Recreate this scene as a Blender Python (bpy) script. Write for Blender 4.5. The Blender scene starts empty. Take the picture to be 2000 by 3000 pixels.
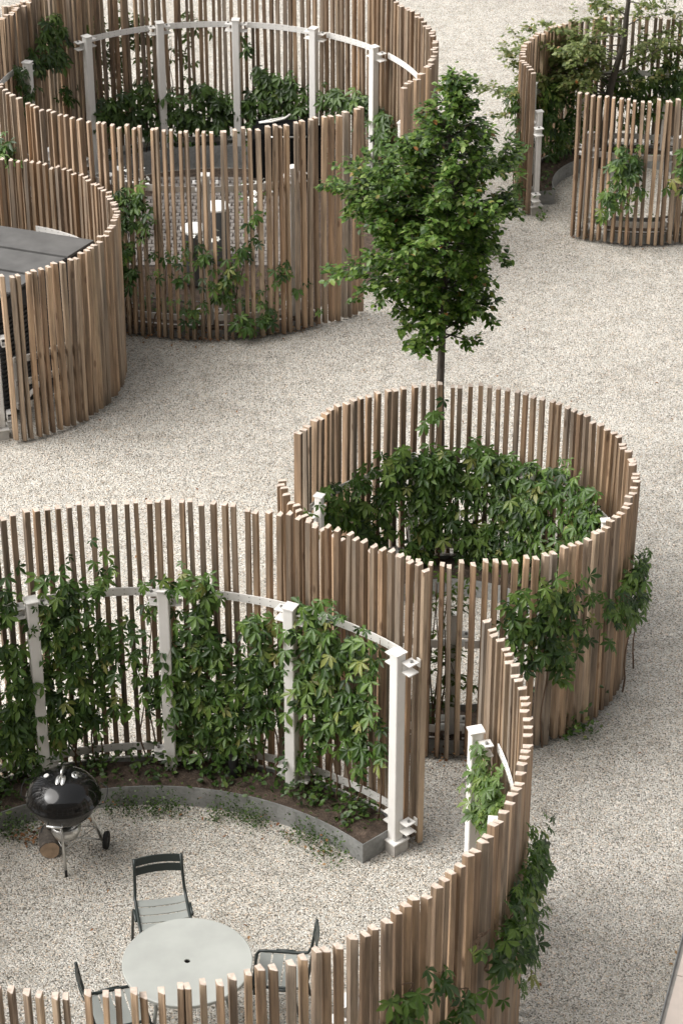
import bpy, math, random
from mathutils import Vector, Matrix, Quaternion
R = math.radians
random.seed(7)
S = bpy.context.scene
COL = S.collection

# ------------------------------------------------------------------ camera, sky, sun, exposure
cam_d = bpy.data.cameras.new('camera')
cam = bpy.data.objects.new('camera', cam_d); COL.objects.link(cam)
cam.location = (0, 0, 12.8); cam.rotation_euler = (R(90 - 31.4), 0, 0)
cam_d.sensor_fit = 'VERTICAL'; cam_d.sensor_height = 36; cam_d.sensor_width = 24; cam_d.lens = 85
cam_d.clip_end = 600; cam_d.clip_start = .1
cam_d.dof.use_dof = True; cam_d.dof.focus_distance = 21.0; cam_d.dof.aperture_fstop = 5.6
S.camera = cam
SUN_AZ, SUN_EL = R(188), R(47)          # the sun stands to the left behind thin cloud
W = bpy.data.worlds.new('World'); S.world = W; W.use_nodes = True
wn = W.node_tree.nodes; wl = W.node_tree.links
for n in list(wn): wn.remove(n)
sky = wn.new('ShaderNodeTexSky'); sky.sky_type = 'NISHITA'; sky.sun_disc = False
sky.sun_elevation = SUN_EL; sky.sun_rotation = R(90) - SUN_AZ
sky.air_density = 1.0; sky.dust_density = 4.0; sky.ozone_density = 1.0
hs = wn.new('ShaderNodeHueSaturation'); hs.inputs['Saturation'].default_value = .10   # a bright overcast sky
bg = wn.new('ShaderNodeBackground'); bg.inputs['Strength'].default_value = .076
wo = wn.new('ShaderNodeOutputWorld')
wl.new(sky.outputs[0], hs.inputs['Color']); wl.new(hs.outputs[0], bg.inputs['Color']); wl.new(bg.outputs[0], wo.inputs['Surface'])
sun_d = bpy.data.lights.new('sun', 'SUN'); sun_d.energy = 1.5; sun_d.angle = R(66); sun_d.color = (1, .955, .905)
sun = bpy.data.objects.new('sun', sun_d); COL.objects.link(sun)
sun_dir = Vector((math.cos(SUN_AZ) * math.cos(SUN_EL), math.sin(SUN_AZ) * math.cos(SUN_EL), math.sin(SUN_EL)))
sun.rotation_euler = sun_dir.to_track_quat('Z', 'Y').to_euler(); sun.location = (-8, 8, 20)
S.view_settings.view_transform = 'Standard'; S.view_settings.look = 'None'
S.view_settings.exposure = 1.6; S.view_settings.gamma = 1; S.view_settings.use_curve_mapping = False
S.render.engine = 'CYCLES'

# ------------------------------------------------------------------ helpers
class MB:
    """collects faces, builds one mesh object"""
    def __init__(s): s.v = []; s.f = []; s.m = []
    def face(s, pts, mi=0):
        i = len(s.v); s.v += [tuple(p) for p in pts]; s.f.append(tuple(range(i, i + len(pts)))); s.m.append(mi)
    def add(s, verts, faces, mi=0):
        i = len(s.v); s.v += [tuple(p) for p in verts]
        for f in faces: s.f.append(tuple(k + i for k in f)); s.m.append(mi)
    def hexa(s, p, mi=0):
        s.add(p, [(0,3,2,1),(4,5,6,7),(0,1,5,4),(1,2,6,5),(2,3,7,6),(3,0,4,7)], mi)
    def box(s, c, d, rz=0, mi=0, M=None):
        x, y, z = d[0]/2, d[1]/2, d[2]/2
        pts = [(-x,-y,-z),(x,-y,-z),(x,y,-z),(-x,y,-z),(-x,-y,z),(x,-y,z),(x,y,z),(-x,y,z)]
        ca, sa = math.cos(rz), math.sin(rz)
        q = []
        for a in pts:
            if M is not None: v = M @ Vector(a)
            else: v = Vector((a[0]*ca - a[1]*sa, a[0]*sa + a[1]*ca, a[2]))
            q.append(v + Vector(c))
        s.hexa(q, mi)
    def rbox(s, c, d, r, rz=0, mi=0, k=3):
        """upright box with rounded vertical edges"""
        x, y = d[0]/2 - r, d[1]/2 - r; ring = []
        for qx, qy, a0 in ((x,y,0),(-x,y,90),(-x,-y,180),(x,-y,270)):
            for j in range(k+1):
                a = R(a0 + 90*j/k); ring.append((qx + r*math.cos(a), qy + r*math.sin(a)))
        ca, sa = math.cos(rz), math.sin(rz)
        ring = [(u*ca - w*sa + c[0], u*sa + w*ca + c[1]) for u, w in ring]; n = len(ring)
        z0, z1 = c[2]-d[2]/2, c[2]+d[2]/2
        s.add([(u,w,z0) for u,w in ring] + [(u,w,z1) for u,w in ring],
              [tuple(range(n-1,-1,-1)), tuple(range(n,2*n))] + [(i,(i+1)%n,(i+1)%n+n,i+n) for i in range(n)], mi)
    def tube(s, pts, r, n=6, mi=0, cap=True):
        pts = [Vector(p) for p in pts]; rs = r if isinstance(r, (list, tuple)) else [r]*len(pts)
        base = len(s.v); up = None
        for i, p in enumerate(pts):
            t = (pts[min(i+1,len(pts)-1)] - pts[max(i-1,0)])
            t = t.normalized() if t.length > 1e-9 else Vector((0,0,1))
            if up is None: up = Vector((0,0,1)) if abs(t.z) < .9 else Vector((1,0,0))
            a = up.cross(t); a = a.normalized() if a.length > 1e-6 else t.orthogonal().normalized()
            b = t.cross(a); up = b
            for k in range(n):
                g = 2*math.pi*k/n; s.v.append(tuple(p + (a*math.cos(g) + b*math.sin(g))*rs[i]))
        for i in range(len(pts)-1):
            for k in range(n):
                s.f.append((base+i*n+k, base+i*n+(k+1)%n, base+(i+1)*n+(k+1)%n, base+(i+1)*n+k)); s.m.append(mi)
        if cap:
            s.f.append(tuple(base+k for k in range(n-1,-1,-1))); s.m.append(mi)
            e = base+(len(pts)-1)*n; s.f.append(tuple(e+k for k in range(n))); s.m.append(mi)
    def lathe(s, prof, c=(0,0,0), n=32, mi=0, M=None, sx=1.0):
        base = len(s.v); c = Vector(c); idx = []
        for r, z in prof:
            row = []
            if r < 1e-6:
                v = Vector((0,0,z)); v = (M @ v if M else v) + c; row = [len(s.v)]*n; s.v.append(tuple(v))
            else:
                for k in range(n):
                    a = 2*math.pi*k/n; v = Vector((r*math.cos(a)*sx, r*math.sin(a), z)); v = (M @ v if M else v) + c
                    row.append(len(s.v)); s.v.append(tuple(v))
            idx.append(row)
        for i in range(len(prof)-1):
            for k in range(n):
                q = [idx[i][k], idx[i][(k+1)%n], idx[i+1][(k+1)%n], idx[i+1][k]]
                u = [];
                for t in q:
                    if t not in u: u.append(t)
                if len(u) > 2: s.f.append(tuple(u)); s.m.append(mi)
    def arc(s, cx, cy, r0, r1, z0, z1, a0, a1, n, mi=0):
        """solid curved bar"""
        rows = []
        for i in range(n+1):
            a = R(a0 + (a1-a0)*i/n); ca, sa = math.cos(a), math.sin(a); b = len(s.v)
            s.v += [(cx+r0*ca,cy+r0*sa,z0),(cx+r1*ca,cy+r1*sa,z0),(cx+r1*ca,cy+r1*sa,z1),(cx+r0*ca,cy+r0*sa,z1)]; rows.append(b)
        for i in range(n):
            b, d = rows[i], rows[i+1]
            for k in range(4): s.f.append((b+k, d+k, d+(k+1)%4, b+(k+1)%4)); s.m.append(mi)
        b, d = rows[0], rows[-1]
        s.f += [(b,b+1,b+2,b+3),(d+3,d+2,d+1,d)]; s.m += [mi, mi]
    def mesh(s, name, mats, smooth=False):
        me = bpy.data.meshes.new(name); me.from_pydata(s.v, [], s.f)
        for m in mats: me.materials.append(m)
        me.polygons.foreach_set('material_index', s.m)
        if smooth: me.polygons.foreach_set('use_smooth', [True]*len(s.f))
        me.update(); return me
    def build(s, name, mat, parent=None, smooth=False, **kw):
        return link(name, s.mesh(name, mat if isinstance(mat, (list, tuple)) else [mat], smooth), parent, **kw)

def link(name, me, parent=None, loc=None, label=None, kind=None, M=None):
    o = bpy.data.objects.new(name, me); COL.objects.link(o)
    if parent is not None: o.parent = parent
    if M is not None: o.matrix_basis = M
    elif loc is not None: o.location = loc
    if label: o['label'] = label
    if kind: o['kind'] = kind
    return o
def thing(name, label, cat, group=None, loc=(0,0,0), rz=0):
    o = bpy.data.objects.new(name, None); COL.objects.link(o); o.location = loc; o.rotation_euler = (0,0,rz)
    o.empty_display_size = .2
    return tag(o, label, cat, group)
def tag(o, label, cat, group=None):
    o['label'] = label; o['category'] = cat
    if group: o['group'] = group
    return o
def bevel(o, w, seg=2):
    m = o.modifiers.new('bevel', 'BEVEL'); m.width = w; m.segments = seg; m.limit_method = 'ANGLE'; m.angle_limit = R(40); return o

# ------------------------------------------------------------------ materials
class NT:
    def __init__(s, name):
        s.mat = bpy.data.materials.new(name); s.mat.use_nodes = True
        s.t = s.mat.node_tree; s.N = s.t.nodes; s.L = s.t.links
        s.b = s.N['Principled BSDF']; s.out = s.N['Material Output']
    def n(s, typ, **kw):
        o = s.N.new(typ)
        for k, v in kw.items():
            if k in o.inputs: o.inputs[k].default_value = v
            else: setattr(o, k, v)
        return o
    def l(s, a, b): s.L.new(a, b)
    def ramp(s, fac, stops, interp='LINEAR'):
        r = s.N.new('ShaderNodeValToRGB'); r.color_ramp.interpolation = interp
        e = r.color_ramp.elements
        while len(e) < len(stops): e.new(.5)
        for q, (p, c) in zip(e, stops): q.position = p; q.color = (*c, 1) if len(c) == 3 else c
        s.l(fac, r.inputs[0]); return r.outputs[0]
    def mix(s, fac, a, b, mode='MIX'):
        m = s.N.new('ShaderNodeMix'); m.data_type = 'RGBA'; m.blend_type = mode
        for sock, v in ((m.inputs[0], fac), (m.inputs[6], a), (m.inputs[7], b)):
            if isinstance(v, (int, float)): sock.default_value = v
            elif isinstance(v, tuple): sock.default_value = (*v, 1)
            else: s.l(v, sock)
        return m.outputs[2]
    def math(s, op, a, b=0.0):
        m = s.N.new('ShaderNodeMath'); m.operation = op
        for sock, v in ((m.inputs[0], a), (m.inputs[1], b)):
            if isinstance(v, (int, float)): sock.default_value = v
            else: s.l(v, sock)
        return m.outputs[0]
    def noise(s, vec, scale, detail=4, rough=.55, **kw):
        n = s.n('ShaderNodeTexNoise', **kw); n.inputs['Scale'].default_value = scale; n.inputs['Detail'].default_value = detail; n.inputs['Roughness'].default_value = rough
        if vec is not None: s.l(vec, n.inputs['Vector'])
        return n
    def bump(s, h, strength=.3, dist=.01):
        b = s.n('ShaderNodeBump'); b.inputs['Strength'].default_value = strength; b.inputs['Distance'].default_value = dist
        s.l(h, b.inputs['Height']); s.l(b.outputs[0], s.b.inputs['Normal'])
    def col(s, c): s.l(c, s.b.inputs['Base Color'])
    def rough(s, v): s.b.inputs['Roughness'].default_value = v

def mat_flat(name, c, rough=.5, metal=0, var=.08, scale=6, bump=0):
    t = NT(name); co = t.n('ShaderNodeTexCoord').outputs['Object']
    n = t.noise(co, scale, 5)
    d = tuple(max(0, x*(1-var)) for x in c); e = tuple(min(1, x*(1+var)) for x in c)
    t.col(t.ramp(n.outputs[0], [(.3, d), (.7, e)])); t.rough(rough); t.b.inputs['Metallic'].default_value = metal
    if bump: t.bump(t.noise(co, scale*12, 3).outputs[0], bump, .004)
    return t.mat

def mat_gravel():
    """angular crushed stone: every stone a tilted facet with its own tone"""
    t = NT('gravel'); co = t.n('ShaderNodeTexCoord').outputs['Object']
    wob = t.noise(co, 55, 2)
    add = t.n('ShaderNodeVectorMath', operation='MULTIPLY_ADD'); t.l(wob.outputs['Color'], add.inputs[0]); add.inputs[1].default_value = (.014,.014,0); t.l(co, add.inputs[2])
    v = t.n('ShaderNodeTexVoronoi', voronoi_dimensions='2D', feature='F1'); v.inputs['Scale'].default_value = 92; t.l(add.outputs[0], v.inputs['Vector'])
    sep = t.n('ShaderNodeSeparateColor'); t.l(v.outputs['Color'], sep.inputs[0])
    stone = t.ramp(sep.outputs[0], [(0,(.12,.111,.095)),(.10,(.235,.22,.194)),(.24,(.38,.358,.32)),(.5,(.47,.443,.40)),(.78,(.535,.507,.462)),(1,(.70,.67,.62))])
    warm = t.ramp(sep.outputs[1], [(0,(.95,1.0,1.02)),(.6,(1,1,1)),(.93,(1.04,.98,.90)),(1,(1.08,.88,.72))])
    stone = t.mix(1.0, stone, warm, 'MULTIPLY')
    gap = t.ramp(v.outputs['Distance'], [(.52,(1,1,1)),(.9,(.46,.435,.395))])  # shade between the stones, painted into the colour
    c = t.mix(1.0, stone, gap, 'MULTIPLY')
    big = t.noise(co, .45, 6, .65); c = t.mix(1.0, c, t.ramp(big.outputs[0], [(.3,(.84,.825,.80)),(.5,(.985,.98,.97)),(.7,(1.06,1.05,1.03))]), 'MULTIPLY')
    mid = t.noise(co, 5, 5, .7); c = t.mix(1.0, c, t.ramp(mid.outputs[0], [(.30,(.74,.73,.71)),(.52,(1.0,1.0,1.0)),(.75,(1.05,1.05,1.05))]), 'MULTIPLY')
    t.col(c); t.rough(.85)
    d = t.n('ShaderNodeVectorMath', operation='SUBTRACT'); t.l(add.outputs[0], d.inputs[0]); t.l(v.outputs['Position'], d.inputs[1])
    e = t.n('ShaderNodeVectorMath', operation='SUBTRACT'); t.l(v.outputs['Color'], e.inputs[0]); e.inputs[1].default_value = (.5,.5,.5)
    dot = t.n('ShaderNodeVectorMath', operation='DOT_PRODUCT'); t.l(d.outputs[0], dot.inputs[0]); t.l(e.outputs[0], dot.inputs[1])
    h = t.math('ADD', t.math('MULTIPLY', dot.outputs['Value'], 90), t.math('SUBTRACT', t.math('MULTIPLY', sep.outputs[2], .5), t.math('MULTIPLY', v.outputs['Distance'], .8)))
    t.bump(h, .7, .010)
    return t.mat

def mat_wood(name, end=False, tone=1.0, grey=0.0):
    t = NT(name); oi = t.n('ShaderNodeObjectInfo'); co = t.n('ShaderNodeTexCoord').outputs['Object']
    off = t.n('ShaderNodeVectorMath', operation='MULTIPLY_ADD'); cmb = t.n('ShaderNodeCombineXYZ')
    for i in range(3): t.l(t.math('MULTIPLY', oi.outputs['Random'], 17.3 + 9*i), cmb.inputs[i])
    t.l(co, off.inputs[0]); off.inputs[1].default_value = (1,1,1); t.l(cmb.outputs[0], off.inputs[2])
    if end:
        n = t.noise(off.outputs[0], 30, 3)
        t.col(t.ramp(n.outputs[0], [(.3,(.40,.318,.256)),(.7,(.59,.50,.425))])); t.rough(.8); return t.mat
    mp = t.n('ShaderNodeMapping'); mp.inputs['Scale'].default_value = (38,38,1.6); t.l(off.outputs[0], mp.inputs['Vector'])
    g = t.noise(mp.outputs[0], 1, 6, .65, Distortion=1.2) if False else t.noise(mp.outputs[0], 1.0, 6, .65)
    mp2 = t.n('ShaderNodeMapping'); mp2.inputs['Scale'].default_value = (9,9,.9); t.l(off.outputs[0], mp2.inputs['Vector'])
    g2 = t.noise(mp2.outputs[0], 1, 4, .6)
    base = t.ramp(oi.outputs['Random'], [(0,(.165,.116,.076)),(.14,(.315,.226,.150)),(.26,(.215,.175,.135)),(.4,(.375,.278,.190)),(.52,(.225,.150,.094)),(.64,(.275,.240,.200)),(.76,(.345,.245,.158)),(.88,(.205,.165,.128)),(1,(.395,.312,.225))])
    c = t.mix(1.0, base, t.ramp(g.outputs[0], [(.30,(.34,.32,.30)),(.44,(.82,.81,.80)),(.55,(1.04,1.04,1.03)),(.72,(1.34,1.34,1.32))]), 'MULTIPLY')
    c = t.mix(1.0, c, t.ramp(g2.outputs[0], [(.28,(.55,.58,.62)),(.5,(.98,.97,.95)),(.72,(1.28,1.20,1.10))]), 'MULTIPLY')
    v = t.n('ShaderNodeTexVoronoi', feature='F1'); mp3 = t.n('ShaderNodeMapping'); mp3.inputs['Scale'].default_value = (7,7,2.3); t.l(off.outputs[0], mp3.inputs['Vector']); t.l(mp3.outputs[0], v.inputs['Vector']); v.inputs['Scale'].default_value = 1
    knot = t.ramp(v.outputs['Distance'], [(.07,(.45,.38,.33)),(.13,(1,1,1))])
    c = t.mix(.9, c, knot, 'MULTIPLY')
    xyz = t.n('ShaderNodeSeparateXYZ'); t.l(co, xyz.inputs[0])      # dirt splashed up at the foot
    zz = t.math('ADD', xyz.outputs[2], t.math('MULTIPLY', g2.outputs[0], .25))
    c = t.mix(1.0, c, t.ramp(zz, [(.14,(.55,.54,.52)),(.34,(1,1,1))]), 'MULTIPLY')
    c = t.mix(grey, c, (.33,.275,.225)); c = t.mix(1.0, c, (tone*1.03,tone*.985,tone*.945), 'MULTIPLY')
    t.col(c); t.rough(.72); t.bump(g.outputs[0], .35, .004)
    return t.mat

def mat_leaf(name, stops, trans=.3, rough=.42):
    t = NT(name); oi = t.n('ShaderNodeObjectInfo'); ge = t.n('ShaderNodeNewGeometry')
    r = t.math('FRACT', t.math('ADD', t.math('MULTIPLY', oi.outputs['Random'], 7.31), ge.outputs['Random Per Island']))
    c = t.ramp(r, stops)
    co = t.n('ShaderNodeTexCoord').outputs['Object']
    nn = t.noise(co, 30, 3); c = t.mix(1.0, c, t.ramp(nn.outputs[0], [(.3,(.85,.85,.85)),(.7,(1.12,1.12,1.1))]), 'MULTIPLY')
    c = t.mix(t.math('MULTIPLY', ge.outputs['Backfacing'], .35), c, (.19,.24,.12))
    t.col(c); t.rough(rough); t.b.inputs['Specular IOR Level'].default_value = .4
    tr = t.n('ShaderNodeBsdfTranslucent'); t.l(t.mix(1.0, c, (1.5,1.7,.7), 'MULTIPLY'), tr.inputs['Color'])
    ms = t.n('ShaderNodeMixShader'); ms.inputs[0].default_value = trans
    t.l(t.b.outputs[0], ms.inputs[1]); t.l(tr.outputs[0], ms.inputs[2]); t.l(ms.outputs[0], t.out.inputs['Surface'])
    return t.mat

def mat_steel():
    t = NT('galvanised_steel'); co = t.n('ShaderNodeTexCoord').outputs['Object']
    n = t.noise(co, 3.5, 6, .65); v = t.n('ShaderNodeTexVoronoi'); v.inputs['Scale'].default_value = 40; t.l(co, v.inputs['Vector'])
    c = t.ramp(n.outputs[0], [(.3,(.20,.205,.20)),(.55,(.29,.295,.29)),(.75,(.40,.405,.395))])
    sp = t.n('ShaderNodeSeparateColor'); t.l(v.outputs['Color'], sp.inputs[0])
    t.col(t.mix(1.0, c, t.ramp(sp.outputs[0], [(0,(.88,.88,.88)),(1,(1.08,1.08,1.08))]), 'MULTIPLY'))
    t.b.inputs['Metallic'].default_value = .35; t.rough(.55); t.bump(n.outputs[0], .15, .01)
    return t.mat

def mat_soil():
    t = NT('soil'); co = t.n('ShaderNodeTexCoord').outputs['Object']
    n = t.noise(co, 14, 8, .7); n2 = t.noise(co, 60, 4, .7)
    c = t.ramp(n.outputs[0], [(.3,(.04,.028,.02)),(.55,(.10,.07,.05)),(.75,(.19,.14,.105))])
    t.col(t.mix(1.0, c, t.ramp(n2.outputs[0], [(.3,(.6,.6,.6)),(.7,(1.3,1.3,1.3))]), 'MULTIPLY')); t.rough(.95); t.bump(n2.outputs[0], .9, .03)
    return t.mat

def mat_bark():
    t = NT('bark'); co = t.n('ShaderNodeTexCoord').outputs['Object']
    mp = t.n('ShaderNodeMapping'); mp.inputs['Scale'].default_value = (30,30,7); t.l(co, mp.inputs['Vector'])
    n = t.noise(mp.outputs[0], 1, 6, .7)
    t.col(t.ramp(n.outputs[0], [(.3,(.035,.03,.026)),(.6,(.10,.085,.07)),(.8,(.18,.16,.14))])); t.rough(.9); t.bump(n.outputs[0], .6, .01)
    return t.mat

M = {}
M['gravel'] = mat_gravel(); M['wood'] = mat_wood('lit_weathered_timber', tone=1.12, grey=.05); M['wood_inner_shade'] = mat_wood('shaded_brown_timber', tone=.74); M['wood_end'] = mat_wood('timber_end_grain', True)  # slat inner faces darkened, outer ones lightened: shade and light painted into the tone
def mat_white():
    t = NT('white_powder_coat'); co = t.n('ShaderNodeTexCoord').outputs['Object']
    mp = t.n('ShaderNodeMapping'); mp.inputs['Scale'].default_value = (14,14,2.2); t.l(co, mp.inputs['Vector'])
    n = t.noise(mp.outputs[0], 1, 6, .7); n2 = t.noise(co, 5, 5, .6)
    c = t.ramp(n2.outputs[0], [(.3,(.64,.625,.595)),(.7,(.71,.695,.665))])
    c = t.mix(t.ramp(n.outputs[0], [(.58,(0,0,0)),(.85,(.4,.4,.4))]), c, (.36,.32,.26))
    t.col(c); t.rough(.45); return t.mat
M['white'] = mat_white()
M['steel'] = mat_steel(); M['soil'] = mat_soil(); M['bark'] = mat_bark()
M['bolt'] = mat_flat('bolt_steel', (.20,.20,.19), .5, .5)
M['concrete'] = mat_flat('concrete', (.38,.36,.33), .9, 0, .15, 12, .4)
M['paving'] = mat_flat('cream_paving', (.66,.57,.50), .8, 0, .07, 5, .15)
M['brick'] = mat_flat('grey_paver', (.215,.195,.178), .9, 0, .3, 3, .4)
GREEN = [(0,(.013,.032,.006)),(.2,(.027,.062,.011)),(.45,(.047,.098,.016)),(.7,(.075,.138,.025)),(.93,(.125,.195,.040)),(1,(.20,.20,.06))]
M['creeper'] = mat_leaf('creeper_leaf', GREEN, .25)
M['creeper_young'] = mat_leaf('young_creeper_leaf', [(0,(.05,.09,.025)),(.5,(.09,.15,.04)),(1,(.15,.20,.06))], .3)
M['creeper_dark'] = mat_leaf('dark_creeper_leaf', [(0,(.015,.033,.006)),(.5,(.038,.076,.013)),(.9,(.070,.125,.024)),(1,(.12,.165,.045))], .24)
M['beech'] = mat_leaf('hornbeam_leaf', [(0,(.020,.048,.008)),(.3,(.047,.096,.016)),(.6,(.082,.146,.026)),(.85,(.135,.205,.045)),(.985,(.19,.25,.068)),(1,(.28,.10,.04))], .3)
M['olive'] = mat_leaf('olive_leaf', [(0,(.08,.11,.035)),(.4,(.145,.18,.065)),(.8,(.22,.25,.10)),(.975,(.27,.25,.12)),(1,(.40,.14,.05))], .38)
M['litter'] = mat_leaf('fallen_leaf', [(0,(.10,.045,.02)),(.5,(.20,.085,.035)),(1,(.26,.16,.08))], .1, .8)
M['vine_stem'] = mat_flat('vine_stem', (.12,.075,.045), .85)
M['petal'] = mat_flat('white_petal', (.80,.80,.74), .6)

# ------------------------------------------------------------------ ground
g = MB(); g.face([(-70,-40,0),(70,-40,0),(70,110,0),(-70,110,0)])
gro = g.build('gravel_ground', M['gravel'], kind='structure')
# terrace of cream slabs with a thin metal edge strip, at the right below
e0, e1 = Vector((2.701,14.603,0)), Vector((2.39,13.556,0)); ed = (e0-e1).normalized(); en = Vector((ed.y,-ed.x,0))
tr = MB(); a = e1 - ed*6; b = e0 + ed*3; w = 5
tr.hexa([a+Vector((0,0,.004)), a+en*w+Vector((0,0,.004)), b+en*w+Vector((0,0,.004)), b+Vector((0,0,.004)), a+Vector((0,0,.010)), a+en*w+Vector((0,0,.010)), b+en*w+Vector((0,0,.010)), b+Vector((0,0,.010))])
terr = tr.build('paved_terrace', M['concrete'], kind='structure')
j0 = Vector((2.553,14.075,0)); sm = MB(); L, Wd = .60, .60
sm.box((0,0,.017),(L-.008,Wd-.008,.014)); slab_me = sm.mesh('paving_slab', [M['paving']])
ang = math.atan2(ed.y, ed.x)
for i in range(-5, 4):
    for k in range(5):
        c = j0 + ed*(L*(i+.5)) + en*(.03 + Wd*(k+.5))
        o = link('paving_slab', slab_me, terr, loc=c); o.rotation_euler = (0,0,ang)
st = MB(); st.box((e0+e1)/2 - ed*1.5 + en*.008 + Vector((0,0,.02)), (9,.008,.05), ang)
st.build('edge_strip', M['steel'], terr)

# the house the picture is taken from: its unseen front wall, added behind the camera, is sized to cut skylight
bd = thing('unseen_house_front', 'unseen plastered house front facing the garden from behind the viewpoint', 'building', None, (0,-2.2,0))
m = MB(); m.box((0,-4,10.0),(44,8,20)); m.build('wall', mat_flat('grey_plaster', (.20,.185,.165), .9, 0, .06, 1), bd)
m = MB(); m.box((0,-4,20.15),(44.6,8.6,.3)); m.build('roof', M['concrete'], bd)
wm = MB(); wm.box((0,.02,0),(1.25,.05,1.5)); wme = wm.mesh('window', [mat_flat('window_frame', (.5,.5,.5), .5)])
gm = MB(); gm.box((0,.05,0),(1.1,.01,1.35)); gme = gm.mesh('pane', [mat_flat('window_glass', (.02,.025,.03), .08)])
for i in range(14):
    for k in range(6):
        o = link('window', wme, bd, loc=(-20+3.08*i, 0, 1.7+3.1*k)); link('pane', gme, o)

# ------------------------------------------------------------------ rings of upright slats
RING = {  # centre x, centre y, radius, height
 'A': (-1.577,13.841,2.891,2.70), 'B': (1.025,18.409,1.56,2.01), 'C': (-4.011,23.846,1.585,1.96),
 'D': (-1.582,27.435,2.696,2.58), 'E': (-6.0,30.6,2.70,2.60), 'F': (3.735,28.746,1.478,1.92)}
def pt(ring, a, z=0, dr=0):
    cx, cy, r, h = RING[ring]; return Vector((cx + (r-dr)*math.cos(R(a)), cy + (r-dr)*math.sin(R(a)), z))

def slat_mesh(h, kind):
    """timber with one outer corner sawn off, top at height h; local x points out of the ring, y counter-clockwise"""
    w, d = (.040, .078) if kind == 0 else (.037, .075) if kind == 1 else (.043, .080)
    k = (.012, .018, .005)[kind]
    sec = [(-d/2,-w/2),(k,-w/2),(d/2-.006,w/2-.008),(d/2-.008,w/2),(-d/2,w/2)]
    m = MB(); n = len(sec); z0 = .035; bow = (.004,-.005,.003)[kind]; lv = [z0, h*.5, h-.004]
    vs = []
    for i, z in enumerate(lv):
        for x, y in sec: vs.append((x + (bow if i == 1 else 0), y + (bow*1.3 if i == 1 else 0), z))
    for x, y in sec: vs.append((x*.96, y*.92, h))
    fs = [tuple(range(n-1,-1,-1))]; ms = [0]
    for i in range(3):
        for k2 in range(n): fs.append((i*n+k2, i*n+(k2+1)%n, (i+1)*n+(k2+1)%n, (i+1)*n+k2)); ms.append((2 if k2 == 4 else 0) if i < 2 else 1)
    fs.append(tuple(range(3*n,4*n))); ms.append(1)
    m.v = vs; m.f = fs; m.m = ms
    return m.mesh('slat', [M['wood'], M['wood_end'], M['wood_inner_shade']])

def post_meshes(tall):
    """white square tube post with a base foot; local x points out of the ring"""
    h = 1.97 if tall else 1.38; hr = (1.86, .27) if tall else (1.16, .27)
    pw = .095 if tall else .07; m = MB(); m.rbox((0,0,h/2+.05),(pw,pw,h-.1), .012)
    post = m.mesh('post', [M['white']])
    c = MB(); c.box((0,0,h+.006),(pw+.02,pw+.01,.012)); cap = c.mesh('cap_plate', [M['white']])
    b = MB(); b.box((.0,-.01,.055),(.15,.13,.11)); foot = b.mesh('footing', [M['concrete']])
    p = MB(); p.box((.0,-.01,.117),(.165,.145,.014)); plate = p.mesh('base_plate', [M['white']])
    bo = MB(); bo.lathe([(.016,0),(.016,.022),(0,.026)], (0.055,-.055,.124), 6); bolt = bo.mesh('bolt', [M['bolt']])
    br = []
    for z in hr:
        for sgn in (-1, 1):
            q = MB()
            q.box((.045, sgn*.098, z+.045),(.10,.09,.010)); q.box((.045, sgn*.098, z-.045),(.10,.09,.010))
            q.box((.045, sgn*.053, z),(.08,.008,.082))
            br.append((q.mesh('bracket', [M['white']]), sgn, z))
    bb = MB(); bb.lathe([(.013,0),(.013,.016),(0,.02)], (0,0,0), 6); nut = bb.mesh('nut', [M['bolt']])
    return dict(post=post, cap=cap, foot=foot, plate=plate, bolt=bolt, br=br, nut=nut, hr=hr)
POST = {True: post_meshes(True), False: post_meshes(False)}

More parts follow.
